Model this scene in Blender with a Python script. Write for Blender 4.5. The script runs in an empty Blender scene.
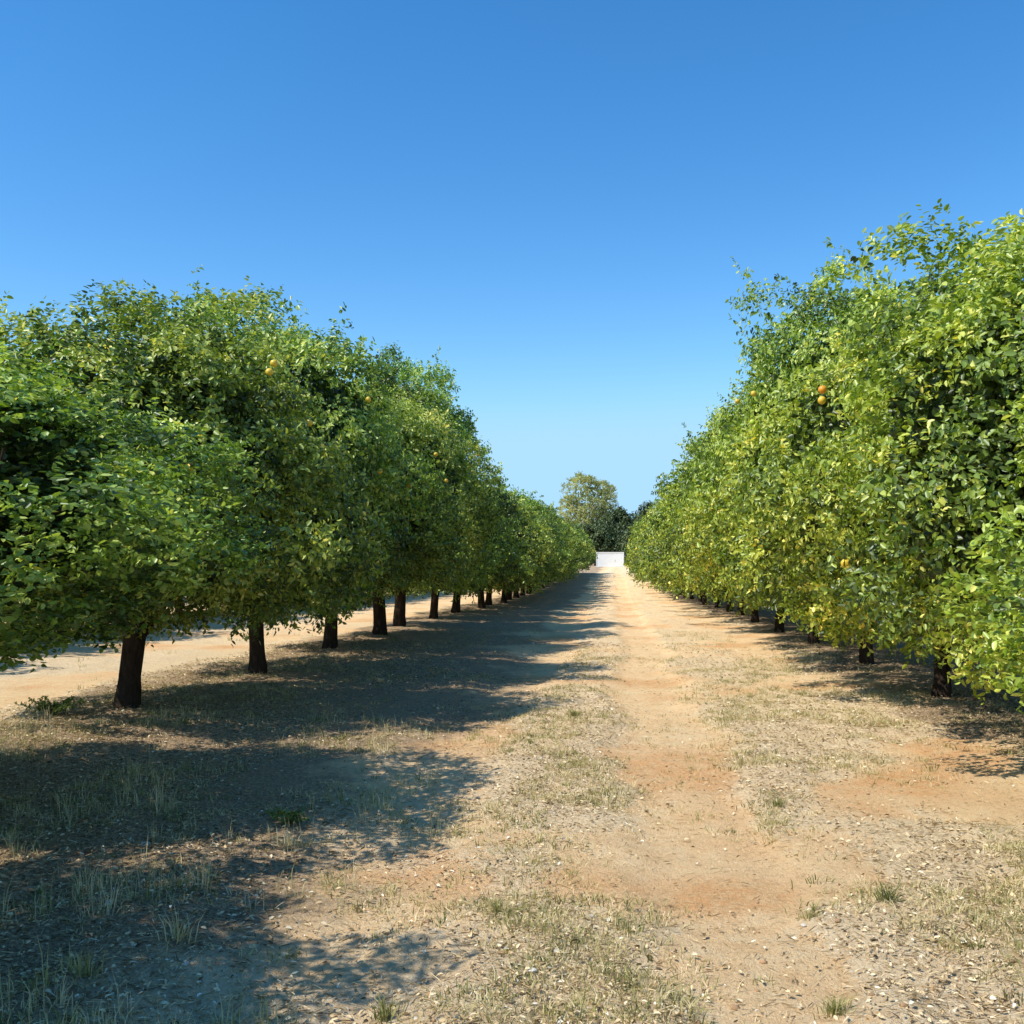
import bpy, math, random
import numpy as np
from mathutils import Vector, Matrix

random.seed(7)
scene = bpy.context.scene
COL = scene.collection
PI = math.pi
CAM_H = 1.6

# ------------------------------------------------------------------ noise
_tab = np.random.RandomState(11).rand(8, 256, 256)

def vnoise(x, y, s, k=0):
    x = np.asarray(x, dtype=np.float64) / s + 37.3 * (k + 1)
    y = np.asarray(y, dtype=np.float64) / s + 91.7 * (k + 1)
    xi = np.floor(x).astype(np.int64); yi = np.floor(y).astype(np.int64)
    fx = x - xi; fy = y - yi
    fx = fx * fx * (3 - 2 * fx); fy = fy * fy * (3 - 2 * fy)
    t = _tab[k % 8]
    a = t[xi & 255, yi & 255]; b = t[(xi + 1) & 255, yi & 255]
    c = t[xi & 255, (yi + 1) & 255]; d = t[(xi + 1) & 255, (yi + 1) & 255]
    return (a * (1 - fx) + b * fx) * (1 - fy) + (c * (1 - fx) + d * fx) * fy

def fbm(x, y, s, k=0, o=4):
    v = 0; amp = 1; tot = 0
    for i in range(o):
        v = v + amp * vnoise(x, y, s / 2 ** i, k + i); tot += amp; amp *= 0.5
    return v / tot

def sstep(a, b, v):
    t = np.clip((v - a) / (b - a), 0, 1)
    return t * t * (3 - 2 * t)

def track(x, y):
    """1 on the bare wheel tracks of the alley, 0 elsewhere"""
    wob = (vnoise(x, y, 2.2, 3) - 0.5) * 0.45 + (vnoise(x, y, 0.5, 4) - 0.5) * 0.25
    t1 = 1 - sstep(0.22, 0.52, np.abs(x - 0.5 + wob))
    t2 = 1 - sstep(0.25, 0.65, np.abs(x + 1.25 + wob))
    return np.maximum(t1, t2 * (0.35 + 0.55 * sstep(4.5, 8, y)))

def cover(x, y):
    """litter and dry grass cover 0..1"""
    n = fbm(x, y, 1.6, 1, 5)
    c = sstep(0.33, 0.6, n + 0.12 * np.exp(-((x + 0.35) / 0.5) ** 2)
              + 0.10 * np.exp(-((x - 1.7) / 0.6) ** 2) + 0.16 * sstep(-2.0, -3.2, x) * sstep(-7, -5.5, x)
              + 0.13 * sstep(-0.7, -1.3, x) * sstep(7.5, 5.5, y) - 0.10 * sstep(1.9, 2.3, x) * sstep(3.2, 2.9, x))
    c = c * (1 - 0.85 * track(x, y))
    far = sstep(9, 22, y)
    c = c * (1 - 0.45 * far)
    return np.clip(c, 0, 1)

def red(x, y):
    n = fbm(x + 50, y, 1.1, 2, 4)
    return 0.95 * sstep(0.49, 0.76, n + 0.10 * np.exp(-((x - 2.6) / 0.8) ** 2) + 0.04 * track(x, y))

def shade_duff(x, y):
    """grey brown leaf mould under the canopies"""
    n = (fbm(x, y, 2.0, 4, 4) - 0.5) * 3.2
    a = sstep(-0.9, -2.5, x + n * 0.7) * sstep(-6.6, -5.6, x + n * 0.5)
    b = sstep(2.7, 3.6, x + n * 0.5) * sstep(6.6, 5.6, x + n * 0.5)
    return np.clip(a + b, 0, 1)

def dip(y):
    return -0.5 * np.exp(-((y - 58) / 26.0) ** 2)

def height(x, y):
    x = np.asarray(x, float); y = np.asarray(y, float)
    near = 1 - sstep(60, 200, np.hypot(x, y))
    h = dip(y) + near * ((fbm(x, y, 3.5, 0, 3) - 0.5) * 0.10
                         + (fbm(x, y, 0.30, 5, 4) - 0.5) * (0.028 + 0.085 * cover(x, y)))
    h = h - 0.05 * track(x, y) * near
    # low mounds under the rows
    for rx in (-4.8, 3.75):
        h = h + 0.05 * np.exp(-((x - rx) / 0.9) ** 2) * near
    return h

def hz(x, y):
    return float(height(np.array([x]), np.array([y]))[0])

# ------------------------------------------------------------------ helpers
def tag(o, label=None, cat=None, group=None, kind=None):
    if label: o['label'] = label
    if cat: o['category'] = cat
    if group: o['group'] = group
    if kind: o['kind'] = kind
    return o

def link(name, data, parent=None):
    o = bpy.data.objects.new(name, data); COL.objects.link(o)
    if parent is not None: o.parent = parent
    return o

def np_mesh(name, verts, quads, mat, smooth=False, attrs=None, tris=None):
    me = bpy.data.meshes.new(name)
    nv = len(verts)
    me.vertices.add(nv)
    me.vertices.foreach_set('co', np.ascontiguousarray(verts, dtype=np.float32).ravel())
    parts = []; tot = []
    if quads is not None and len(quads):
        parts.append(np.asarray(quads, dtype=np.int32).ravel()); tot.append(np.full(len(quads), 4))
    if tris is not None and len(tris):
        parts.append(np.asarray(tris, dtype=np.int32).ravel()); tot.append(np.full(len(tris), 3))
    li = np.concatenate(parts).astype(np.int32); lt = np.concatenate(tot).astype(np.int32)
    ls = np.concatenate([[0], np.cumsum(lt)[:-1]]).astype(np.int32)
    me.loops.add(len(li)); me.loops.foreach_set('vertex_index', li)
    me.polygons.add(len(lt)); me.polygons.foreach_set('loop_start', ls)
    me.polygons.foreach_set('loop_total', lt)
    if smooth: me.polygons.foreach_set('use_smooth', np.ones(len(lt), dtype=bool))
    if attrs:
        for k, v in attrs.items():
            a = me.attributes.new(k, 'FLOAT', 'POINT')
            a.data.foreach_set('value', np.ascontiguousarray(v, dtype=np.float32))
    me.materials.append(mat)
    me.update(); me.validate()
    return me

def norm(v):
    return v / np.maximum(np.linalg.norm(v, axis=-1, keepdims=True), 1e-9)

class NT:
    def __init__(self, name):
        self.m = bpy.data.materials.new(name); self.m.use_nodes = True
        self.t = self.m.node_tree; self.t.nodes.clear()
        self.out = self.t.nodes.new('ShaderNodeOutputMaterial')
    def n(self, typ, **kw):
        nd = self.t.nodes.new(typ)
        for k, v in kw.items():
            if k.startswith('i_'):
                key = k[2:]
                nd.inputs[int(key) if key.isdigit() else key].default_value = v
            else: setattr(nd, k, v)
        return nd
    def l(self, a, b): self.t.links.new(a, b)
    def attr(self, name):
        return self.n('ShaderNodeAttribute', attribute_name=name).outputs['Fac']
    def ramp(self, src, stops):
        r = self.n('ShaderNodeValToRGB'); e = r.color_ramp.elements
        while len(e) > 1: e.remove(e[-1])
        e[0].position = stops[0][0]; e[0].color = (*stops[0][1], 1)
        for p, c in stops[1:]:
            x = e.new(p); x.color = (*c, 1)
        self.l(src, r.inputs[0]); return r.outputs[0]
    def mix(self, f, a, b, typ='MIX'):
        m = self.n('ShaderNodeMix', data_type='RGBA', blend_type=typ)
        for s, i in ((f, 0), (a, 6), (b, 7)):
            if isinstance(s, (int, float)): m.inputs[i].default_value = s
            elif isinstance(s, tuple): m.inputs[i].default_value = (*s, 1)
            else: self.l(s, m.inputs[i])
        return m.outputs[2]
    def math(self, op, a, b=None, c=None):
        m = self.n('ShaderNodeMath', operation=op)
        for i, s in enumerate((a, b, c)):
            if s is None: continue
            if isinstance(s, (int, float)): m.inputs[i].default_value = s
            else: self.l(s, m.inputs[i])
        return m.outputs[0]

# ------------------------------------------------------------------ materials
def leaf_mat(name, stops, trans=0.35, tc=(0.75, 0.95, 0.18), rough=0.42, spec=0.5, back=0.35):
    k = NT(name)
    t = k.attr('tint')
    col = k.ramp(t, stops)
    oi = k.n('ShaderNodeObjectInfo')
    col = k.mix(1.0, col, oi.outputs['Color'], 'MULTIPLY')
    geo = k.n('ShaderNodeNewGeometry')
    pale = k.mix(back, col, (0.22, 0.28, 0.09))
    col2 = k.mix(geo.outputs['Backfacing'], col, pale)
    p = k.n('ShaderNodeBsdfPrincipled', i_Roughness=rough)
    p.inputs['Specular IOR Level'].default_value = spec
    k.l(col2, p.inputs['Base Color'])
    tr = k.n('ShaderNodeBsdfTranslucent')
    tcol = k.mix(1.0, k.mix(0.0, col, col), tc, 'MULTIPLY')
    br = k.n('ShaderNodeBrightContrast'); k.l(tcol, br.inputs[0]); br.inputs[1].default_value = 0.01
    k.l(br.outputs[0], tr.inputs[0])
    # brighten transmitted light
    ms = k.n('ShaderNodeMixShader'); ms.inputs[0].default_value = trans
    k.l(p.outputs[0], ms.inputs[1]); k.l(tr.outputs[0], ms.inputs[2])
    k.l(ms.outputs[0], k.out.inputs[0])
    return k.m

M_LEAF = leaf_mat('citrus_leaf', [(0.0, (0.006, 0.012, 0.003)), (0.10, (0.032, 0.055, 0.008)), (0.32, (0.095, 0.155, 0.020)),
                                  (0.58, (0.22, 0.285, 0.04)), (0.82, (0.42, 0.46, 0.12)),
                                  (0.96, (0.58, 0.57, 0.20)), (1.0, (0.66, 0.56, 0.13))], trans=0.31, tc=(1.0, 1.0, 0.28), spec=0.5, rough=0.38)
M_DARKTREE = leaf_mat('dark_tree_leaf', [(0.0, (0.018, 0.035, 0.022)), (0.6, (0.05, 0.085, 0.04)), (1.0, (0.12, 0.17, 0.07))], trans=0.2, spec=0.3)
M_PALETREE = leaf_mat('pale_tree_leaf', [(0.0, (0.11, 0.14, 0.055)), (0.5, (0.24, 0.27, 0.11)), (1.0, (0.38, 0.38, 0.17))], trans=0.3, spec=0.3)
M_GRASS = leaf_mat('dry_grass', [(0.0, (0.12, 0.15, 0.04)), (0.3, (0.42, 0.39, 0.14)), (0.6, (0.74, 0.60, 0.32)),
                                 (1.0, (0.90, 0.76, 0.48))], trans=0.25, tc=(0.9, 0.95, 0.6), rough=0.7, spec=0.2, back=0.0)
M_WEED = leaf_mat('weed_leaf', [(0.0, (0.05, 0.10, 0.02)), (0.5, (0.13, 0.20, 0.04)), (1.0, (0.30, 0.33, 0.10))], trans=0.3)
M_LITTER = leaf_mat('leaf_litter', [(0.0, (0.16, 0.11, 0.055)), (0.35, (0.50, 0.36, 0.19)), (0.7, (0.80, 0.63, 0.38)),
                                    (0.95, (0.88, 0.74, 0.48)), (1.0, (0.88, 0.80, 0.62))], trans=0.05, tc=(0.9, 0.8, 0.6), rough=0.8, spec=0.2, back=0.0)

def bark_mat(name, c1, c2):
    k = NT(name)
    tc = k.n('ShaderNodeTexCoord')
    mp = k.n('ShaderNodeMapping'); mp.inputs['Scale'].default_value = (9, 9, 2.2)
    k.l(tc.outputs['Object'], mp.inputs[0])
    nz = k.n('ShaderNodeTexNoise', i_Scale=3.0, i_Detail=8.0, i_Roughness=0.7); k.l(mp.outputs[0], nz.inputs['Vector'])
    col = k.ramp(nz.outputs[0], [(0.3, c1), (0.7, c2)])
    p = k.n('ShaderNodeBsdfPrincipled', i_Roughness=0.9); p.inputs['Specular IOR Level'].default_value = 0.15
    k.l(col, p.inputs['Base Color'])
    b = k.n('ShaderNodeBump', i_Strength=0.8, i_Distance=0.02); k.l(nz.outputs[0], b.inputs['Height'])
    k.l(b.outputs[0], p.inputs['Normal']); k.l(p.outputs[0], k.out.inputs[0])
    return k.m
M_BARK = bark_mat('citrus_bark', (0.018, 0.012, 0.009), (0.075, 0.052, 0.036))
M_PALEBARK = bark_mat('pale_bark', (0.20, 0.15, 0.12), (0.42, 0.34, 0.28))

def ground_mat():
    k = NT('sandy_ground')
    tc = k.n('ShaderNodeTexCoord'); P = tc.outputs['Object']
    def noise(s, d=6, r=0.6):
        n = k.n('ShaderNodeTexNoise', i_Scale=s, i_Detail=d, i_Roughness=r); k.l(P, n.inputs['Vector']); return n.outputs[0]
    n1 = noise(0.8); n2 = noise(6, 8, 0.65); n3 = noise(45, 6, 0.7); n4 = noise(160, 4, 0.7)
    sand = k.ramp(n2, [(0.25, (0.86, 0.54, 0.26)), (0.5, (0.98, 0.67, 0.36)), (0.75, (1.0, 0.76, 0.45))])
    rd = k.ramp(n2, [(0.3, (0.70, 0.33, 0.12)), (0.7, (0.92, 0.48, 0.20))])
    litter = k.ramp(n3, [(0.30, (0.34, 0.23, 0.13)), (0.38, (0.66, 0.48, 0.28)), (0.50, (0.90, 0.69, 0.43)), (0.72, (0.98, 0.84, 0.58))])
    cov = k.attr('cover'); rr = k.attr('red')
    # break the soft masks up with fine noise
    rb = k.math('MULTIPLY', rr, k.ramp(k.math('ADD', k.math('MULTIPLY', n2, 0.6), k.math('MULTIPLY', n3, 0.4)), [(0.40, (0.0,) * 3), (0.55, (1, 1, 1))]))
    base = k.mix(rb, sand, rd)
    cf = k.math('ADD', k.math('ADD', cov, k.math('MULTIPLY', k.math('SUBTRACT', n3, 0.5), 1.8)), k.math('MULTIPLY', k.math('SUBTRACT', n2, 0.5), 1.3))
    cb = k.ramp(cf, [(0.30, (0, 0, 0)), (0.62, (0.85,) * 3)])
    base = k.mix(cb, base, litter)
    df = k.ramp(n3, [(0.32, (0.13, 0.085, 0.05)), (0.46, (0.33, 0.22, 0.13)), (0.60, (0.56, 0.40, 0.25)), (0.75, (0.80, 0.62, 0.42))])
    dff = k.ramp(k.math('ADD', k.attr('shade_duff'), k.math('MULTIPLY', k.math('SUBTRACT', n2, 0.5), 1.2)), [(0.3, (0, 0, 0)), (0.75, (0.88,) * 3)])
    # far alley is paler and yellower
    base = k.mix(k.math('MULTIPLY', k.ramp(n1, [(0.4, (0, 0, 0)), (0.7, (1, 1, 1))]), 0.25), base, (0.90, 0.68, 0.40))
    base = k.mix(dff, base, df)  # leaf litter colour, darkened to paint in shade beneath the rows
    fine = k.ramp(n4, [(0.3, (0.80,) * 3), (0.45, (1.02,) * 3), (0.7, (1.15,) * 3)])
    base = k.mix(0.75, base, k.mix(1.0, base, fine, 'MULTIPLY'))
    n5 = noise(22, 5, 0.75)
    base = k.mix(0.8, base, k.mix(1.0, base, k.ramp(n5, [(0.34, (0.68, 0.64, 0.58)), (0.45, (1, 1, 1)), (0.66, (1.1, 1.1, 1.08))]), 'MULTIPLY'))
    vo = k.n('ShaderNodeTexVoronoi', i_Scale=38.0); k.l(P, vo.inputs['Vector'])
    spot = k.ramp(vo.outputs['Distance'], [(0.10, (0.45,) * 3), (0.24, (1, 1, 1))])
    spm = k.ramp(noise(9, 3), [(0.48, (0, 0, 0)), (0.6, (1, 1, 1))])
    base = k.mix(k.math('MULTIPLY', spm, 0.6), base, k.mix(1.0, base, spot, 'MULTIPLY'))
    p = k.n('ShaderNodeBsdfPrincipled', i_Roughness=0.95); p.inputs['Specular IOR Level'].default_value = 0.1
    k.l(base, p.inputs['Base Color'])
    hgt = k.math('ADD', k.math('MULTIPLY', n3, 0.6), k.math('MULTIPLY', n4, 0.35))
    b = k.n('ShaderNodeBump', i_Strength=1.0, i_Distance=0.045); k.l(hgt, b.inputs['Height'])
    k.l(b.outputs[0], p.inputs['Normal']); k.l(p.outputs[0], k.out.inputs[0])
    return k.m

def plain(name, c, rough=0.7, noise_s=6.0, var=0.15, metal=0.0):
    k = NT(name)
    tc = k.n('ShaderNodeTexCoord')
    n = k.n('ShaderNodeTexNoise', i_Scale=noise_s, i_Detail=6.0); k.l(tc.outputs['Object'], n.inputs['Vector'])
    col = k.ramp(n.outputs[0], [(0.3, tuple(v * (1 - var) for v in c)), (0.7, tuple(min(1, v * (1 + var)) for v in c))])
    p = k.n('ShaderNodeBsdfPrincipled', i_Roughness=rough, i_Metallic=metal)
    k.l(col, p.inputs['Base Color'])
    b = k.n('ShaderNodeBump', i_Strength=0.3, i_Distance=0.01); k.l(n.outputs[0], b.inputs['Height'])
    k.l(b.outputs[0], p.inputs['Normal']); k.l(p.outputs[0], k.out.inputs[0])
    return k.m
M_STONE = plain('pale_stone', (0.62, 0.57, 0.48), 0.85, 20, 0.25)
M_CLOD = plain('soil_clod', (0.40, 0.24, 0.12), 0.95, 20, 0.35)
M_WHITE = plain('white_panel', (0.82, 0.82, 0.78), 0.6, 1.5, 0.04)
M_GREY = plain('grey_trim', (0.38, 0.37, 0.35), 0.6, 3, 0.1)
M_FRUIT_Y = plain('yellow_peel', (0.80, 0.52, 0.04), 0.4, 60, 0.08)
M_FRUIT_O = plain('orange_peel', (0.85, 0.33, 0.02), 0.4, 60, 0.08)
M_FRUIT_G = plain('lime_peel', (0.50, 0.62, 0.05), 0.4, 60, 0.08)

# ------------------------------------------------------------------ leaves
def leaf_arrays(P, D, N, L, W, tint, fold=0.18, droop=0.12):
    """P base points, D long axis, N face normal -> folded six-corner leaves"""
    D = norm(D); S = norm(np.cross(D, N)); N2 = norm(np.cross(S, D))
    L = L[:, None]; W = W[:, None]
    up = N2 * W * fold
    V = np.stack([
        P,
        P + D * L * 0.30 + S * W * 0.42 + up,
        P + D * L * 0.68 + S * W * 0.38 + up * 0.8 - N2 * L * droop * 0.4,
        P + D * L - N2 * L * droop,
        P + D * L * 0.68 - S * W * 0.38 + up * 0.8 - N2 * L * droop * 0.4,
        P + D * L * 0.30 - S * W * 0.42 + up], axis=1)
    n = len(P)
    b = (np.arange(n) * 6)[:, None]
    Q = np.concatenate([b + np.array([[0, 3, 2, 1]]), b + np.array([[0, 5, 4, 3]])], axis=0)
    return V.reshape(-1, 3), Q, np.repeat(tint, 6)

def crown_mesh(name, seed, H=5.0, r=2.25, hb=0.65, leaves=24000, size=0.095, nclump=105,
               mat=None, yellow=0.0, filler=9000, sprays=14, p=2.7, clump_r=(0.38, 0.62), fill_size=0.14, taper=0.12, gap=0.42):
    R = np.random.RandomState(seed)
    a = (H - hb) / 2; cz = (H + hb) / 2
    def surf(n):
        d = norm(R.normal(size=(n, 3)))
        s = (np.abs(d[:, 0]) ** p + np.abs(d[:, 1]) ** p + np.abs(d[:, 2]) ** p) ** (-1 / p)
        q = d * s[:, None]
        return q
    # clumps
    q = surf(nclump * 3)
    lump = 1 + 0.12 * np.sin(q[:, 0] * 3 + seed) * np.cos(q[:, 1] * 3.5 + seed * 1.7) + 0.10 * np.sin(q[:, 2] * 5 + seed * 2.3 + q[:, 0] * 2)
    # keep clumps apart (simple dart throwing)
    keep = []
    scl = np.array([r, r, a])
    for i in range(len(q)):
        ok = True
        for j in keep:
            if np.linalg.norm((q[i] - q[j]) * scl) < gap * r / 2.25: ok = False; break
        if ok: keep.append(i)
        if len(keep) >= nclump: break
    q = q[keep]; lump = lump[keep]
    f = R.uniform(0.60, 0.93, len(q)) * lump
    C = q * f[:, None] * scl
    wid = 1 - taper * q[:, 2] + 0.14 * sstep(-0.1, -0.6, q[:, 2])
    C[:, 0] *= wid; C[:, 1] *= wid
    C[:, 2] += cz
    cr = R.uniform(*clump_r, len(q))
    C[:, 2] = np.maximum(C[:, 2], hb + cr * 0.7)
    ctint = R.normal(0, 0.145, len(q)) + 0.05 * q[:, 2]
    # twigs
    per = 7
    nt = leaves // per
    ci = R.randint(0, len(q), nt)
    out = norm(C[ci] - np.array([0, 0, cz - 0.3]))
    td = norm(R.normal(size=(nt, 3)) + out * 0.95 + np.array([0, 0, 0.25]))
    base = C[ci] + td * (cr[ci] * R.uniform(0.45, 0.85, nt))[:, None] * np.array([1.1, 1.1, 0.85])
    tdir = norm(td * 0.8 + out * 0.4 + R.normal(size=(nt, 3)) * 0.35 + np.array([0, 0, -0.12]))
    tlen = R.uniform(0.14, 0.30, nt) * max(1.0, size / 0.095)
    # long shoots near the top and sides
    ns = sprays
    if ns:
        hi = np.argsort(-C[:, 2])[:max(6, len(q) // 3)]
        si = hi[R.randint(0, len(hi), ns)]
        sx = []; sdv = []; sl = []; scn = []
        for i in si:
            o = norm(np.array([C[i, 0] * 0.25, C[i, 1] * 0.25, 1.2]) + R.normal(size=3) * 0.35)
            st = C[i] + o * cr[i] * 0.7
            for m in range(6):
                sx.append(st + o * m * 0.10 + R.normal(size=3) * 0.04); sdv.append(norm(o + R.normal(size=3) * 0.8)); sl.append(0.18); scn.append(i)
        base = np.vstack([base, sx]); tdir = np.vstack([tdir, sdv]); tlen = np.concatenate([tlen, sl]); ci = np.concatenate([ci, scn])
        nt = len(base)
    tk = np.tile((np.arange(per) + 0.5) / per, nt)
    rep = np.repeat(np.arange(nt), per)
    P = base[rep] + tdir[rep] * (tlen[rep] * tk)[:, None]
    rnd = norm(R.normal(size=(len(P), 3)))
    side = norm(np.cross(tdir[rep], rnd))
    D = norm(tdir[rep] * 0.55 + side * 1.0 + np.array([0, 0, -0.25]))
    outn = norm(P - np.array([0, 0, cz - 0.5]))
    N = norm(outn * 0.85 + np.array([0, 0, 0.45]) + R.normal(size=(len(P), 3)) * 0.75)
    L = size * R.uniform(0.65, 1.25, len(P)); W = L * R.uniform(0.48, 0.66, len(P))
    twt = R.normal(0, 0.10, nt)
    tint = 0.40 + yellow + ctint[ci[rep]] + twt[rep] + R.normal(0, 0.15, len(P))
    yl = R.rand(len(P)) < 0.012
    tint[yl] = R.uniform(0.85, 1.0, yl.sum())
    V, Q, T = leaf_arrays(P, D, N, L, W, np.clip(tint, 0.08, 1))
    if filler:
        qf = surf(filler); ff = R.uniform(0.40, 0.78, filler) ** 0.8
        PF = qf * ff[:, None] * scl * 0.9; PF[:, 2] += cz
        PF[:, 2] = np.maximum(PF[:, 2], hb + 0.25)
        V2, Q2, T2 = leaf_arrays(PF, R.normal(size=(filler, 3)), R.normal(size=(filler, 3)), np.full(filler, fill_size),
                                 np.full(filler, fill_size * 0.8), R.uniform(0.01, 0.12, filler))  # near-black tint paints crown-interior shade onto the filler leaves
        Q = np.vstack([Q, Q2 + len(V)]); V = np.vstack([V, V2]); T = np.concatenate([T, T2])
    return np_mesh(name, V, Q, mat or M_LEAF, attrs={'tint': T})

def tubes(paths, sides=9, seed=0, rough=0.08):
    """paths: list of (points, radii) -> verts, quads"""
    R = np.random.RandomState(seed)
    VV = []; QQ = []; off = 0
    for pts, rad in paths:
        pts = np.array(pts, float); n = len(pts)
        tan = norm(np.gradient(pts, axis=0))
        ref = np.array([0.31, 0.2, 0.93]) if abs(tan[0, 2]) < 0.8 else np.array([1.0, 0.1, 0.0])
        u = norm(np.cross(tan, ref)); w = norm(np.cross(tan, u))
        ang = np.linspace(0, 2 * PI, sides, endpoint=False)
        ph = R.uniform(0.85, 1.15, (1, sides))
        rr = np.array(rad)[:, None] * (1 + R.uniform(-rough, rough, (n, sides))) * ph
        ring = pts[:, None, :] + u[:, None, :] * (np.cos(ang) * rr)[..., None] + w[:, None, :] * (np.sin(ang) * rr)[..., None]
        VV.append(ring.reshape(-1, 3))
        for i in range(n - 1):
            for j in range(sides):
                k = (j + 1) % sides
                QQ.append([off + i * sides + j, off + i * sides + k, off + (i + 1) * sides + k, off + (i + 1) * sides + j])
        off += n * sides
    return np.vstack(VV), np.array(QQ)

def trunk_mesh(name, seed, H=5.0, r=2.25, rad=0.125, fork=0.95, mat=None, limbs=6, base_flare=1.25, reach=0.62):
    R = np.random.RandomState(seed)
    lean = R.uniform(-0.10, 0.10, 2)
    zs = np.array([-0.12, 0.0, 0.08, 0.2, 0.4, 0.65, fork])
    rr = rad * np.array([base_flare * 1.15, base_flare, 1.22, 1.08, 1.0, 0.97, 1.05])
    pts = [(lean[0] * (max(z, 0) / fork) ** 1.5, lean[1] * (max(z, 0) / fork) ** 1.5, z) for z in zs]
    paths = [(pts, rr)]
    a0 = R.uniform(0, 6.28)
    for i in range(limbs):
        a = a0 + i * 2 * PI / limbs + R.uniform(-0.3, 0.3)
        top = H * R.uniform(0.55, 0.85); out = r * reach * R.uniform(0.7, 1.1)
        P = []
        for t in np.linspace(0, 1, 8):
            zz = fork - 0.12 + (top - fork) * t ** 0.9
            oo = out * t ** 0.8
            P.append((pts[-1][0] + math.cos(a) * oo + R.normal() * 0.03 * (t > 0), pts[-1][1] + math.sin(a) * oo + R.normal() * 0.03 * (t > 0), zz))
        paths.append((P, rad * 0.62 * (1 - 0.82 * np.linspace(0, 1, 8))))
        for m in range(2):
            j = R.randint(3, 6); b = np.array(P[j]); aa = a + R.uniform(-1.1, 1.1)
            q = [b + np.array([math.cos(aa), math.sin(aa), R.uniform(0.1, 0.9)]) * s * r * 0.45 for s in np.linspace(0, 1, 5)]
            paths.append((q, rad * 0.28 * (1 - 0.8 * np.linspace(0, 1, 5))))
    V, Q = tubes(paths, 10 if rad > 0.1 else 7, seed)
    return np_mesh(name, V, Q, mat or M_BARK, smooth=True)

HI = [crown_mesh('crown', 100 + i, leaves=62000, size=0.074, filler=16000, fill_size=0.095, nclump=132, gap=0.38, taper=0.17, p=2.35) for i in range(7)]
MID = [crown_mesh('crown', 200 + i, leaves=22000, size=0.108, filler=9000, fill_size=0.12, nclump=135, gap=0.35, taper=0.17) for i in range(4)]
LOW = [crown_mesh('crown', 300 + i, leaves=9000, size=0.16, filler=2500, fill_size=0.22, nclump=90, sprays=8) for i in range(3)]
TR = [trunk_mesh('trunk', 400 + i) for i in range(5)]

def fruit_mesh(mat, r=0.036):
    import bmesh
    bm = bmesh.new(); bmesh.ops.create_uvsphere(bm, u_segments=14, v_segments=10, radius=r)
    for v in bm.verts:
        if v.co.z > r * 0.85: v.co.z -= r * 0.10
        v.co.x *= 1.04
    for f in bm.faces: f.smooth = True
    me = bpy.data.meshes.new('fruit'); bm.to_mesh(me); bm.free(); me.materials.append(mat); return me
FR = [fruit_mesh(M_FRUIT_Y), fruit_mesh(M_FRUIT_O), fruit_mesh(M_FRUIT_G)]

def citrus(x, y, H, r, crown, trunk, rot, color, label, group, lift=0.0, trunk_s=1.0):
    z = hz(x, y)
    t = link('citrus_tree', None); t.empty_display_size = 0.3
    t.location = (x, y, z)
    tag(t, label, 'tree', group)
    t.scale = (1.0, 0.9 if y < 30 else 1.0, 1.0)
    k = link('trunk', trunk, t); k.scale = (trunk_s, trunk_s, H / 5.0); k.rotation_euler.z = rot * 1.7
    c = link('crown', crown, t)
    sz = (H - lift) / 5.0
    c.scale = (r / 2.25, r / 2.25, sz); c.location.z = lift
    c.rotation_euler.z = rot
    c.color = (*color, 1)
    return t, c

ORD = ['first', 'second', 'third', 'fourth', 'fifth', 'sixth', 'seventh', 'eighth', 'ninth', 'tenth', 'eleventh', 'twelfth']
rng = random.Random(5)
LX, RX = -4.8, 3.75
trees = {}

# left-hand row: (distance, height, radius, x offset, lift of the skirt)
left = [(2.3, 3.7, 2.05, 0.1, 0.15), (6.0, 3.12, 1.95, 0.15, 0.55), (10.2, 4.2, 2.05, -0.2, 0.08), (13.8, 4.95, 2.1, 0, 0.16),
        (17.9, 4.7, 2.1, -0.1, 0.12), (21.3, 5.2, 2.15, -0.1, 0.1), (24.6, 6.2, 2.1, -0.5, 0.1), (28.6, 4.5, 2.0, -0.3, 0.1), (32.3, 4.1, 2.0, -0.1, 0.1),
        (36.4, 4.2, 2.1, 0, 0), (40.3, 4.4, 2.1, 0, 0), (44.0, 4.5, 2.15, 0, 0), (47.8, 4.7, 2.2, 0, 0)]
d = 51.6; i = 0
while d < 112:
    left.append((d, 4.75 - 0.012 * (d - 50) + 0.35 * math.sin(i * 1.9) + rng.uniform(-0.2, 0.2), 2.15 + rng.uniform(-0.1, 0.15), max(0, d - 70) * 0.008, 0.05)); d += 3.78; i += 1
L_LAB = ['left row citrus tree nearest the camera, shading the bottom left ground',
         'low citrus tree at the left edge, in front of the leftmost visible trunk',
         'leafy citrus tree over the leftmost visible trunk, on pale ground at the left',
         'citrus tree with flared dark trunk, second visible trunk from the left',
         'citrus tree over the third visible trunk from the left',
         'citrus tree of the left row just before its tallest crown, thin dark trunk',
         'tallest citrus tree of the left row, a dark step against the sky',
         'citrus tree right behind the tallest crown of the left row',
         'lower bright green citrus tree just beyond the tall dark step']
for i, (d, H, r, dx, lift) in enumerate(left):
    if i == 0: cm = HI[0]
    elif d < 26: cm = HI[(i * 3 + 1) % 7]
    elif d < 62: cm = MID[i % 4]
    else: cm = LOW[i % 3]
    if i < len(L_LAB): lab = L_LAB[i]
    else: lab = 'citrus tree far along the left row where the crowns merge'
    g = rng.uniform(0.88, 1.1); b = 1.85 if d < 26 else 1.95
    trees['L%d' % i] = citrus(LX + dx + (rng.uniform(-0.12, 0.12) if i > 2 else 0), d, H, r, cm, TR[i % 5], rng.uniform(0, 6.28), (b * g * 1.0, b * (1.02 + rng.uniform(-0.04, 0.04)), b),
           lab, 'citrus trees of the left-hand row', lift, 0.85 if i in (2, 3) else rng.uniform(0.85, 1.05))

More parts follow.
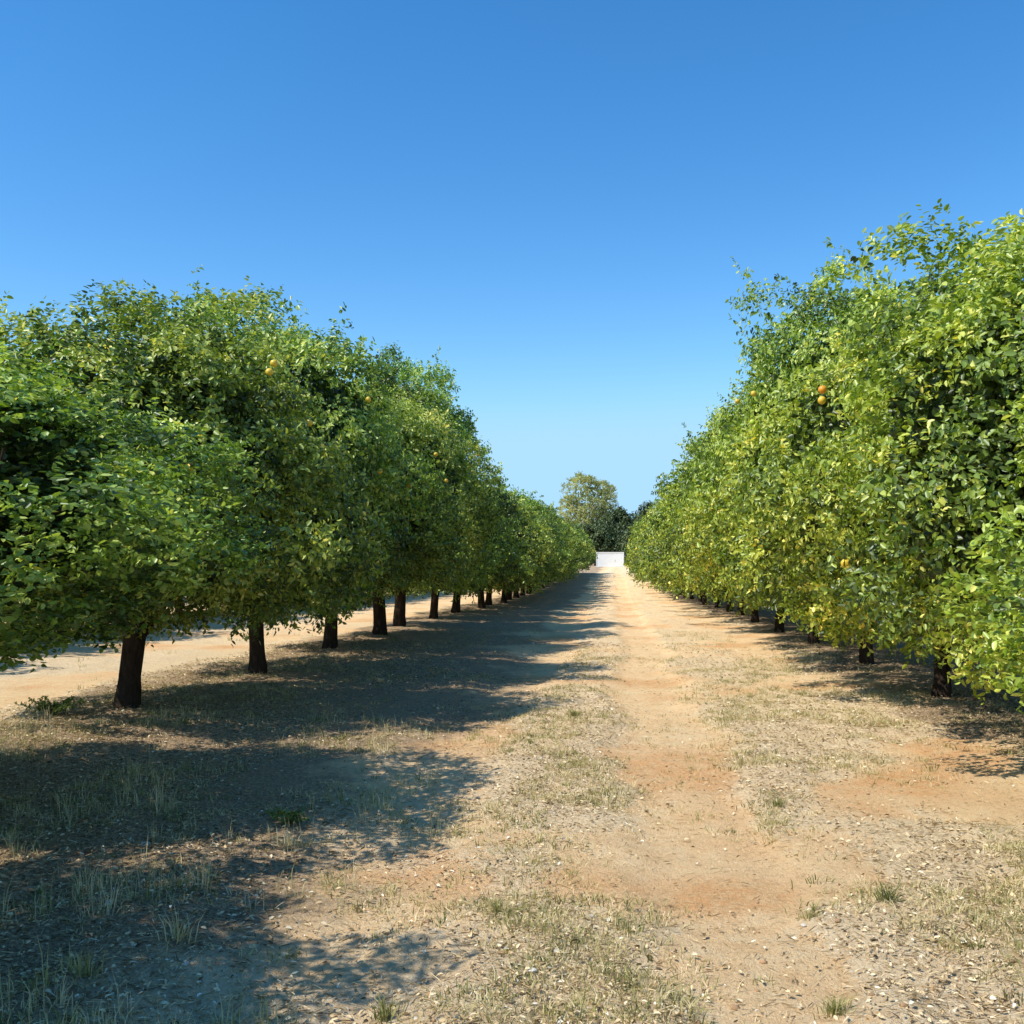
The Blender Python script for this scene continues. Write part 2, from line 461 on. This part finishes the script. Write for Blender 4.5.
# right-hand row
right = [(5.1, 3.0, 1.95, 0.22, 0.05), (8.5, 4.2, 2.05, 0.0, -0.1), (12.25, 4.75, 2.15, 0.0, -0.08), (16.0, 5.85, 2.1, 0.1, 0.08), (19.7, 5.15, 2.1, 0.0, -0.02)]
d = 23.4; i = 0
while d < 93:
    right.append((d, 4.9 + 0.35 * math.sin(i * 2.3 + 1) + rng.uniform(-0.25, 0.2), 2.05 + rng.uniform(-0.1, 0.12), 0, -0.17)); d += 3.75; i += 1
R_LAB = ['right row citrus tree nearest the camera, shading the ground at the right edge',
         'big citrus tree at the right edge with loose top shoots and orange fruit',
         'bright citrus tree between the right edge tree and the jutting tall one',
         'tall right row citrus tree jutting toward the track over a bare dark trunk',
         'citrus tree just behind the jutting crown of the right row']
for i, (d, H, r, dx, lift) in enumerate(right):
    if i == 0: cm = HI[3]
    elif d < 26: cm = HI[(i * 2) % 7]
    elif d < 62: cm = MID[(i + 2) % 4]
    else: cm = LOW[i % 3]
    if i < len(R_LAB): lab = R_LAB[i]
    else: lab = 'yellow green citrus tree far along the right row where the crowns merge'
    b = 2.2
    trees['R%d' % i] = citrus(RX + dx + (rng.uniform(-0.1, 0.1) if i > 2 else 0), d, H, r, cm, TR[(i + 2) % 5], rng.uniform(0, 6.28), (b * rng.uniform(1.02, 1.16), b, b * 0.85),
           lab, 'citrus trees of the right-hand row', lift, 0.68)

# neighbouring rows, glimpsed beneath and between the front rows
for rx, name, d0, d1, lab in ((LX - 8.55, 'left', 12, 75, 'citrus tree of the next row, glimpsed beneath the left row'),
                              (RX + 8.55, 'right', 12, 60, 'citrus tree of the next row, glimpsed beneath the right row'),
                              (LX - 17.1, 'left', 24, 70, 'citrus tree of the third row, glimpsed low beyond the left rows')):
    d = d0
    while d < d1:
        citrus(rx + rng.uniform(-0.15, 0.15), d, 4.7 + rng.uniform(-0.3, 0.4), 2.2, MID[rng.randrange(4)] if d < 30 and rx > -20 else LOW[rng.randrange(3)], TR[rng.randrange(5)],
               rng.uniform(0, 6.28), (0.95, 1.0, 0.9), lab, 'citrus trees of the %s rows behind' % name, 0, 0.9)
        d += 3.78

# ------------------------------------------------------------------ camera
F = 1024.0
cam_d = bpy.data.cameras.new('camera'); cam = link('camera', cam_d)
cam_d.sensor_width = 36; cam_d.lens = 36.0 * F / 1024
cam_d.clip_end = 6000; cam_d.clip_start = 0.05
yaw = math.atan(101 / F); pitch = math.atan(46 / F)
cam.location = (0, 0, CAM_H)
cam.rotation_euler = (PI / 2 + pitch, 0, yaw)
scene.camera = cam

# fruit hanging in the crowns: ray from a viewpoint beside the track
def add_fruit(key, lat, up, fr, depth=-0.02, ang=None):
    """fruit on the track-facing surface: lat along the row from the trunk, up above ground"""
    t, c = trees[key]
    sgn = 1 if key[0] == 'L' else -1
    o = link('fruit', fr, t)
    r = 2.25 * c.scale[0]
    w = max(0.0, 1 - abs(lat / r) ** 2.4) ** (1 / 2.4)
    h = (up - c.location.z) / (5 * c.scale[2]); k = max(0.0, 1 - abs((h - 0.55) / 0.5) ** 3) ** (1 / 3)
    o.location = (sgn * (r * w * k * (1 + depth)), lat, up)
    o.rotation_euler = (rng.random(), rng.random(), rng.random() * 6)
for key, lat, up, f in (('L2', -1.0, 3.3, 0), ('L2', -0.3, 2.9, 0), ('L4', -0.6, 3.4, 0), ('L5', 0.1, 3.8, 0), ('R1', 0.7, 2.92, 0), ('R2', 0.1, 3.2, 2), ('R3', -0.8, 3.9, 0), ('R4', -0.4, 3.0, 0),('L2', -0.9, 3.4, 0), ('L2', -1.4, 2.4, 0), ('L3', -1.0, 2.7, 0), ('L3', 0.3, 2.6, 1), ('L3', -1.2, 3.6, 0),
                        ('R1', 0.6, 3.0, 1), ('R2', -0.6, 2.3, 2), ('R1', -0.4, 1.5, 0), ('R3', -0.5, 2.7, 0), ('R2', 0.5, 3.6, 0),
                        ('L4', 0.2, 3.0, 0), ('L1', 1.2, 2.2, 0), ('L1', 0.9, 1.9, 2), ('R3', 0.4, 1.9, 2)):
    add_fruit(key, lat, up, FR[f])

# ------------------------------------------------------------------ ground
def axis(segs, tail):
    a = []
    for lo, hi, st in segs: a += list(np.arange(lo, hi - 1e-6, st))
    a.append(segs[-1][1])
    v = segs[-1][1]; st = segs[-1][2]
    while v < tail:
        st *= 1.35; v += st; a.append(v)
    return np.array(a)
ys = axis([(-14, 1.6, 0.6), (1.6, 13, 0.035), (13, 40, 0.14), (40, 240, 2.0)], 4000)
ysn = -axis([(14.6, 15, 1.0)], 900)[::-1]
ys = np.concatenate([ysn, ys])
xp = axis([(0, 6.0, 0.04), (6.0, 10, 0.12), (10, 40, 0.8)], 4000)
xs = np.concatenate([-xp[::-1][:-1], xp])
GX, GY = np.meshgrid(xs, ys)
gx = GX.ravel(); gy = GY.ravel()
gz = height(gx, gy)
nx = len(xs); ny = len(ys)
ii = (np.arange(ny - 1)[:, None] * nx + np.arange(nx - 1)[None, :]).ravel()
Q = np.stack([ii, ii + 1, ii + nx + 1, ii + nx], axis=1)
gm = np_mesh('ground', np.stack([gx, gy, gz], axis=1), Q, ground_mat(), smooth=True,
             attrs={'cover': cover(gx, gy), 'red': red(gx, gy), 'shade_duff': shade_duff(gx, gy)})
g = link('ground', gm); tag(g, 'sandy orchard ground with two bare wheel tracks between the rows', 'ground', kind='structure')

# ------------------------------------------------------------------ grass, litter, clods (uncountable)
def blades(cx, cy, nb, hmin, hmax, spread, width, seed, tint_mu, tint_sd, curl=0.6):
    R = np.random.RandomState(seed)
    n = len(cx)
    rep = np.repeat(np.arange(n), nb)
    m = len(rep)
    a = R.uniform(0, 2 * PI, m); rad = np.abs(R.normal(0, 1, m)) * spread
    bx = cx[rep] + np.cos(a) * rad; by = cy[rep] + np.sin(a) * rad
    bz = height(bx, by) - 0.004
    hh = R.uniform(hmin, hmax, m) * (np.repeat(R.uniform(0.5, 1.2, n), nb))
    lean = R.uniform(0.1, 1.0, m) * curl
    dx = np.cos(a + R.normal(0, 0.7, m)) * lean; dy = np.sin(a + R.normal(0, 0.7, m)) * lean
    sa = R.uniform(0, 2 * PI, m); sx = np.cos(sa) * width * 0.5; sy = np.sin(sa) * width * 0.5
    def pt(t, w):
        z = bz + hh * (t - 0.35 * lean * t * t)
        X = bx + dx * hh * t * t; Y = by + dy * hh * t * t
        return np.stack([X - sx * w, Y - sy * w, z], 1), np.stack([X + sx * w, Y + sy * w, z], 1)
    a0, b0 = pt(0.0, 1.0); a1, b1 = pt(0.55, 0.8); a2, b2 = pt(1.0, 0.12)
    V = np.stack([a0, b0, a1, b1, a2, b2], 1).reshape(-1, 3)
    o = (np.arange(m) * 6)[:, None]
    Qd = np.concatenate([o + np.array([[0, 1, 3, 2]]), o + np.array([[2, 3, 5, 4]])])
    tt = np.clip(np.repeat(R.normal(tint_mu, tint_sd, n), nb) + R.normal(0, 0.12, m), 0, 1)
    return V, Qd, np.repeat(tt, 6)

def scatter(n, seed, x0, x1, y0, y1, dens, ypow=2.0):
    R = np.random.RandomState(seed)
    u = R.rand(n)
    y = y0 * (y1 / y0) ** (u ** (1 / ypow) if ypow != 1 else u)
    x = R.uniform(x0, x1, n)
    k = R.rand(n) < dens(x, y)
    return x[k], y[k]

def join(parts):
    V = []; Qs = []; T = []; o = 0
    for v, q, t in parts:
        V.append(v); Qs.append(q + o); T.append(t); o += len(v)
    return np.vstack(V), np.vstack(Qs), np.concatenate(T)

def dgrass(x, y):
    c = cover(x, y)
    n = fbm(x, y, 0.8, 6, 3)
    return np.clip((c * 1.1 + 0.10 * (1 - track(x, y))) * sstep(0.36, 0.60, n), 0, 1) * (1 - 0.45 * shade_duff(x, y))
def dleft(x, y):
    return dgrass(x, y) * sstep(-0.8, -1.6, x)
parts = []
x, y = scatter(34000, 1, -6, 4.2, 2.4, 24, dgrass, 1.0)
parts.append(blades(x, y, 12, 0.015, 0.07, 0.05, 0.0045, 2, 0.58, 0.26, 1.3))
x, y = scatter(2600, 3, -5.5, -1.0, 2.4, 10, dleft, 1.0)
parts.append(blades(x, y, 8, 0.06, 0.20, 0.04, 0.0035, 4, 0.62, 0.2, 0.5))
x, y = scatter(9000, 5, -5.5, 3.6, 2.4, 18, dgrass, 1.0)
parts.append(blades(x, y, 14, 0.02, 0.065, 0.05, 0.006, 6, 0.28, 0.14, 1.2))
x, y = scatter(2200, 7, -16, 10, 10, 60, lambda x, y: dgrass(x, y) * 0.8, 1.0)
parts.append(blades(x, y, 9, 0.03, 0.10, 0.07, 0.008, 8, 0.5, 0.2, 1.0))
V, Qg, T = join(parts)
o = link('grass', np_mesh('grass', V, Qg, M_GRASS, attrs={'tint': T}))
tag(o, 'sparse dry grass and short green blades over the sandy ground', 'grass', kind='stuff')

# dead leaves, straws and clippings lying about
R = np.random.RandomState(21)
x, y = scatter(230000, 22, -6.5, 4.8, 2.3, 20, lambda x, y: 0.05 + 0.9 * cover(x, y), 1.0)
n = len(x)
Pp = np.stack([x, y, height(x, y) + R.uniform(0.001, 0.022, n)], 1)
a = R.uniform(0, 2 * PI, n)
D = np.stack([np.cos(a), np.sin(a), R.normal(0, 0.25, n)], 1); N = np.stack([R.normal(0, 0.6, n), R.normal(0, 0.6, n), np.ones(n)], 1)
straw = R.rand(n) < 0.45
L = np.where(straw, R.uniform(0.02, 0.08, n), R.uniform(0.008, 0.030, n) * (1 + 0.03 * y)); W = np.where(straw, 0.0035, L * R.uniform(0.3, 0.65, n))
T0 = np.clip(R.normal(0.50, 0.30, n) - 0.10 * shade_duff(x, y), 0, 1)
V, Qg, T = leaf_arrays(Pp, D, N, L, W, T0, 0.3, 0.1)
o = link('leaf_litter', np_mesh('leaf_litter', V, Qg, M_LITTER, attrs={'tint': T}))
tag(o, 'dead leaves, straws and clippings strewn over the ground between the rows', 'leaf litter', kind='stuff')

def rock(seed, r, squash=0.6, sub=2):
    import bmesh
    bm = bmesh.new(); bmesh.ops.create_icosphere(bm, subdivisions=sub, radius=1.0)
    R = np.random.RandomState(seed); pl = norm(R.normal(size=(9, 3))); dd = R.uniform(0.62, 0.95, 9)
    V = np.array([v.co for v in bm.verts])
    for p_, d_ in zip(pl, dd):
        k = V @ p_; over = np.maximum(k - d_, 0); V -= over[:, None] * p_
    V *= np.array([1.15, 0.85, squash]) * r * (1 + R.normal(0, 0.02, (len(V), 1)))
    Fc = np.array([[v.index for v in f.verts] for f in bm.faces]); bm.free()
    return V, Fc
# soil clods and gravel: one uncountable object
bases = [rock(s, 1.0, 0.6, 1) for s in range(6)]
x, y = scatter(9000, 31, -6, 4.5, 2.3, 12, lambda x, y: 0.08 + 0.5 * fbm(x, y, 0.7, 3, 3) ** 2, 1.0)
VV = []; TT = []; off = 0; zz = height(x, y); sizes = np.exp(R.normal(-5.1, 0.5, len(x)))
for j in range(len(x)):
    v, f = bases[j % 6]; s = min(0.022, sizes[j]); ca, sa = math.cos(j * 1.3), math.sin(j * 1.3)
    w = v * s; VV.append(np.stack([w[:, 0] * ca - w[:, 1] * sa + x[j], w[:, 0] * sa + w[:, 1] * ca + y[j], w[:, 2] + zz[j] + s * 0.2], 1)); TT.append(f + off); off += len(v)
o = link('gravel', np_mesh('gravel', np.vstack(VV), None, M_CLOD, tris=np.vstack(TT)))
tag(o, 'small soil clods and grit scattered on the ground', 'gravel', kind='stuff')

# ------------------------------------------------------------------ countable bits on the ground
def px2g(px, py):
    """photo pixel -> ground point (used once to survey positions)"""
    dd = F * CAM_H / (py - 558.0)
    return (px - 613.0) / F * dd, dd
stones = [(960, 1006, 0.035, 'largest white stone lying in the bottom right corner'), (1003, 1004, 0.022, 'small pale stone right of the largest white stone, bottom right corner'),
          (794, 905, 0.014, 'tiny pale stone beside grass right of the right wheel track'), (590, 905, 0.016, 'tiny pale stone on the grassy strip between the wheel tracks'),
          (134, 848, 0.028, 'flat white stone in the shade below the leftmost trunk'), (178, 964, 0.020, 'pale stone in the shade near the bottom left'),
          (532, 960, 0.020, 'pale flat stone at the bottom of the middle strip'), (533, 640, 0.045, 'lone pale stone in the long shade of the left row'),
          (95, 912, 0.022, 'round buff stone among dry stalks at the lower left')]
for i, (px, py, s, lab) in enumerate(stones):
    x, y = px2g(px, py); v, f = rock(60 + i, s, 0.55, 3)
    o = link('stone', np_mesh('stone', v, None, M_STONE, smooth=False, tris=f)); o.location = (x, y, hz(x, y) + s * 0.35); o.rotation_euler.z = i
    tag(o, lab, 'stone', 'pale stones on the ground')

def tuft(px, py, lab, seed, nb=60, h=(0.06, 0.16), spread=0.07, tint=0.45, mat=None, name='grass_tuft', cat='grass tuft'):
    x, y = px2g(px, py)
    V, Qd, T = blades(np.array([x]), np.array([y]), nb, h[0], h[1], spread * 0.4, 0.005, seed, tint, 0.02, 0.9)
    z = hz(x, y); V = V - np.array([x, y, z])
    o = link(name, np_mesh(name, V, Qd, mat or M_GRASS, attrs={'tint': T})); o.location = (x, y, z)
    tag(o, lab, cat, 'tufts standing out on the ground')
tuft(497, 905, 'yellow green grass tuft at the edge of the long shadow, left of the middle strip', 1, 90, (0.06, 0.15), 0.08, 0.32)
tuft(575, 712, 'green grass tuft at the tip of the shadow on the middle strip', 2, 120, (0.06, 0.14), 0.07, 0.2)
tuft(285, 845, 'pale dry grass tuft in the shade beside a sunlit patch of soil', 3, 60, (0.06, 0.15), 0.11, 0.7)
tuft(872, 890, 'dark green grass tuft right of the right wheel track', 4, 80, (0.04, 0.1), 0.06, 0.12)
tuft(770, 800, 'short green grass tuft beside the right wheel track', 5, 80, (0.03, 0.08), 0.07, 0.2)
tuft(823, 985, 'olive grass tuft near the bottom, right of the right wheel track', 6, 110, (0.04, 0.11), 0.08, 0.25)
tuft(70, 985, 'tall dry grass tuft at the bottom left in the shade', 7, 80, (0.07, 0.2), 0.13, 0.4)
tuft(170, 945, 'dry stalky grass tuft in the shade near the bottom left', 8, 50, (0.07, 0.2), 0.11, 0.62)
tuft(800, 900, 'yellowish grass tuft near a tiny pale stone', 9, 80, (0.03, 0.09), 0.07, 0.35)
tuft(385, 1005, 'green grass tuft at the bottom edge of the long shadow', 10, 80, (0.04, 0.1), 0.06, 0.2)

def weed(px, py, lab, seed, n=260, r=0.2, h=0.28, tint=0.5):
    x, y = px2g(px, py); z = hz(x, y); R = np.random.RandomState(seed)
    root = link('weed', None); root.location = (x, y, z); root.empty_display_size = 0.1
    tag(root, lab, 'weed', 'leafy weeds under the trees')
    paths = []; P = []; D = []
    for s in range(14):
        a = R.uniform(0, 6.28); hh = h * R.uniform(0.5, 1.1); oo = r * R.uniform(0.3, 1.1)
        pts = [np.array([math.cos(a) * oo * t ** 1.2, math.sin(a) * oo * t ** 1.2, hh * t]) for t in np.linspace(0, 1, 5)]
        paths.append((pts, [0.004, 0.0035, 0.003, 0.002, 0.001]))
        for m in range(n // 14):
            t = R.uniform(0.2, 1); b = np.array([math.cos(a) * oo * t ** 1.2, math.sin(a) * oo * t ** 1.2, hh * t])
            P.append(b); D.append(R.normal(size=3) + np.array([0, 0, 0.4]))
    V, Qd = tubes(paths, 5, seed)
    link('stem', np_mesh('stem', V, Qd, M_GRASS, attrs={'tint': np.full(len(V), 0.2)}), root)
    P = np.array(P); D = np.array(D); m = len(P); L = R.uniform(0.025, 0.055, m)
    V, Qd, T = leaf_arrays(P, D, np.array([[0, 0, 1.0]]) + R.normal(size=(m, 3)) * 0.5, L, L * 0.45, np.clip(R.normal(tint, 0.2, m), 0, 1))
    link('foliage', np_mesh('foliage', V, Qd, M_WEED, attrs={'tint': T}), root)
weed(30, 725, 'bright green weed at the left edge, left of the leftmost trunk', 1, 700, 0.38, 0.17, 0.75)
weed(238, 640, 'small weed under the canopy between the two nearest trunks', 2, 200, 0.2, 0.2, 0.4)
weed(286, 822, 'small green weed in the shade, above a sunlit patch of soil', 3, 200, 0.13, 0.08, 0.6)

# ------------------------------------------------------------------ far end of the alley
import bmesh
def boxes(name, specs, mat, parent=None, bevel=0.0):
    bm = bmesh.new()
    for (x0, x1, y0, y1, z0, z1) in specs:
        m = Matrix.Translation(((x0 + x1) / 2, (y0 + y1) / 2, (z0 + z1) / 2)) @ Matrix.Diagonal((x1 - x0, y1 - y0, z1 - z0, 1))
        bmesh.ops.create_cube(bm, size=1, matrix=m)
    if bevel: bmesh.ops.bevel(bm, geom=bm.edges[:], offset=bevel, segments=2, affect='EDGES')
    me = bpy.data.meshes.new(name); bm.to_mesh(me); bm.free(); me.materials.append(mat)
    return link(name, me, parent)
BD = 184.0
bc = link('storage_container', None); bc.location = (-0.55, BD, hz(-0.55, BD) + 0.0)
tag(bc, 'plain white box like storage container closing the far end of the track', 'container')
W2 = 2.45
ribs = [(-W2 + 0.12 + k * 0.30, -W2 + 0.22 + k * 0.30, -0.015, 0.0, 0.22, 2.46) for k in range(10)]
boxes('body', [(-W2, W2, 0.0, 6.0, 0.14, 2.52)] + ribs, M_WHITE, bc)
boxes('frame', [(-W2 - 0.03, -W2 + 0.06, -0.07, 0.08, 0.02, 2.58), (W2 - 0.06, W2 + 0.03, -0.07, 0.08, 0.02, 2.58),
                (-W2 + 0.06, W2 - 0.06, -0.07, 0.02, 2.46, 2.58), (-W2 + 0.06, W2 - 0.06, -0.07, 0.02, 0.02, 0.14)], M_WHITE, bc)
dr = boxes('door', [(0.72, 2.36, -0.03, -0.017, 0.18, 2.42)], M_WHITE, bc)
boxes('handle', [(0.86, 0.90, -0.08, -0.032, 0.9, 1.3)], M_GREY, dr)
boxes('roof', [(-W2 - 0.05, W2 + 0.05, -0.09, 6.05, 2.583, 2.66)], M_WHITE, bc)

def bg_tree(name, x, y, H, r, hb, mat, bark, seed, label, leaves=9000, size=0.5, color=(1, 1, 1), rad=0.5, p=2.2, filler=500, nclump=70, taper=0.1, clump=(1.1, 1.9), group=None):
    t = link(name, None); t.location = (x, y, hz(x, y)); tag(t, label, 'tree', group)
    c = link('crown', crown_mesh('crown', seed, H, r, hb, leaves, size, nclump, mat, 0.0, filler, 10, p, clump, fill_size=size * 1.8, taper=taper), t)
    c.color = (*color, 1)
    link('trunk', trunk_mesh('trunk', seed, H, r, rad, hb + H * 0.12, bark, 9, 1.4, 0.8), t)
    return t
bg_tree('tall_tree', -5.2, 228, 20.3, 6.6, 5.0, M_PALETREE, M_PALEBARK, 901, 'tall pale green tree with a round airy crown behind the white container',
        leaves=24000, size=0.30, filler=1500, nclump=110, color=(2.2, 1.95, 1.9), taper=-0.06, clump=(0.9, 1.6), rad=0.42)
bg_tree('dark_tree', 2.0, 222, 11.5, 4.2, 2.4, M_DARKTREE, M_BARK, 902, 'dark bushy tree directly behind the white container', clump=(0.8, 1.4), group='dark trees behind the container')
bg_tree('dark_tree', 8.2, 236, 13.0, 4.6, 2.0, M_DARKTREE, M_BARK, 903, 'dark pointed tree right of the white container at the end of the right row', clump=(0.8, 1.4), taper=0.35, group='dark trees behind the container')
bg_tree('dark_tree', -3.2, 215, 8.5, 3.6, 1.2, M_DARKTREE, M_BARK, 904, 'low dark tree between the white container and the tall pale tree', color=(1.5, 1.4, 1.3), clump=(0.7, 1.2), group='dark trees behind the container')
bg_tree('dark_tree', 5.2, 208, 7.0, 3.4, 0.5, M_DARKTREE, M_BARK, 905, 'low dark bush like tree filling the gap right of the white container', clump=(0.7, 1.2), group='dark trees behind the container')
src = [o for o in bpy.data.objects if o.name.startswith('dark_tree')]
for i, (x, y, s) in enumerate(((-16, 232, 1.0), (-30, 240, 1.1), (-48, 236, 0.9), (18, 232, 1.0), (32, 240, 1.1), (50, 236, 1.0), (-70, 244, 1.2), (72, 240, 1.1))):
    a = src[i % 2]
    c = a.copy(); COL.objects.link(c); c.location = (x, y, hz(x, y)); c.scale = (s, s, s); c.rotation_euler.z = i * 1.3
    c['label'] = 'dark tree of the distant line beyond the orchard rows'; c['group'] = 'distant trees beyond the orchard'
    for ch in a.children:
        k = ch.copy(); COL.objects.link(k); k.parent = c

# ------------------------------------------------------------------ light
S_X, S_Y = 0.70, 0.40                      # shadow run per metre of height
sdir = Vector((-S_X, -S_Y, 1)).normalized()  # towards the sun
elev = math.asin(sdir.z); azi = math.atan2(sdir.x, sdir.y)   # clockwise from +Y
w = bpy.data.worlds.new('World'); scene.world = w; w.use_nodes = True
nt = w.node_tree; nt.nodes.clear()
sky = nt.nodes.new('ShaderNodeTexSky'); sky.sky_type = 'NISHITA'; sky.sun_disc = False
sky.sun_elevation = elev; sky.sun_rotation = azi
sky.air_density = 1.0; sky.dust_density = 0.12; sky.ozone_density = 1.9; sky.altitude = 300
hs = nt.nodes.new('ShaderNodeHueSaturation'); hs.inputs['Saturation'].default_value = 1.36; hs.inputs['Value'].default_value = 1.36; hs.inputs['Hue'].default_value = 0.5
bg = nt.nodes.new('ShaderNodeBackground'); bg.inputs[1].default_value = 0.15
ou = nt.nodes.new('ShaderNodeOutputWorld')
nt.links.new(sky.outputs[0], hs.inputs['Color']); 
sp = nt.nodes.new('ShaderNodeSeparateColor'); cb = nt.nodes.new('ShaderNodeCombineColor'); nt.links.new(hs.outputs[0], sp.inputs[0])
for i_, (lim_, soft_) in enumerate(((3.0, 1.2), (5.15, 1.5), (7.2, 1.5))):
    mn = nt.nodes.new('ShaderNodeMath'); mn.operation = 'SMOOTH_MIN'; mn.inputs[1].default_value = lim_; mn.inputs[2].default_value = soft_
    nt.links.new(sp.outputs[i_], mn.inputs[0]); nt.links.new(mn.outputs[0], cb.inputs[i_])
nt.links.new(cb.outputs[0], bg.inputs[0]); nt.links.new(bg.outputs[0], ou.inputs[0])
sl = bpy.data.lights.new('sun', 'SUN'); sl.energy = 5.0; sl.angle = math.radians(0.53); sl.color = (1.0, 0.96, 0.88)
so = link('sun', sl); so.location = (-20, -4, 30)
so.rotation_euler = (-sdir).to_track_quat('-Z', 'Y').to_euler()

scene.view_settings.view_transform = 'Standard'; scene.view_settings.look = 'None'
scene.view_settings.exposure = 0; scene.view_settings.gamma = 1
scene.cycles.max_bounces = 8; scene.cycles.transmission_bounces = 4; scene.cycles.diffuse_bounces = 3
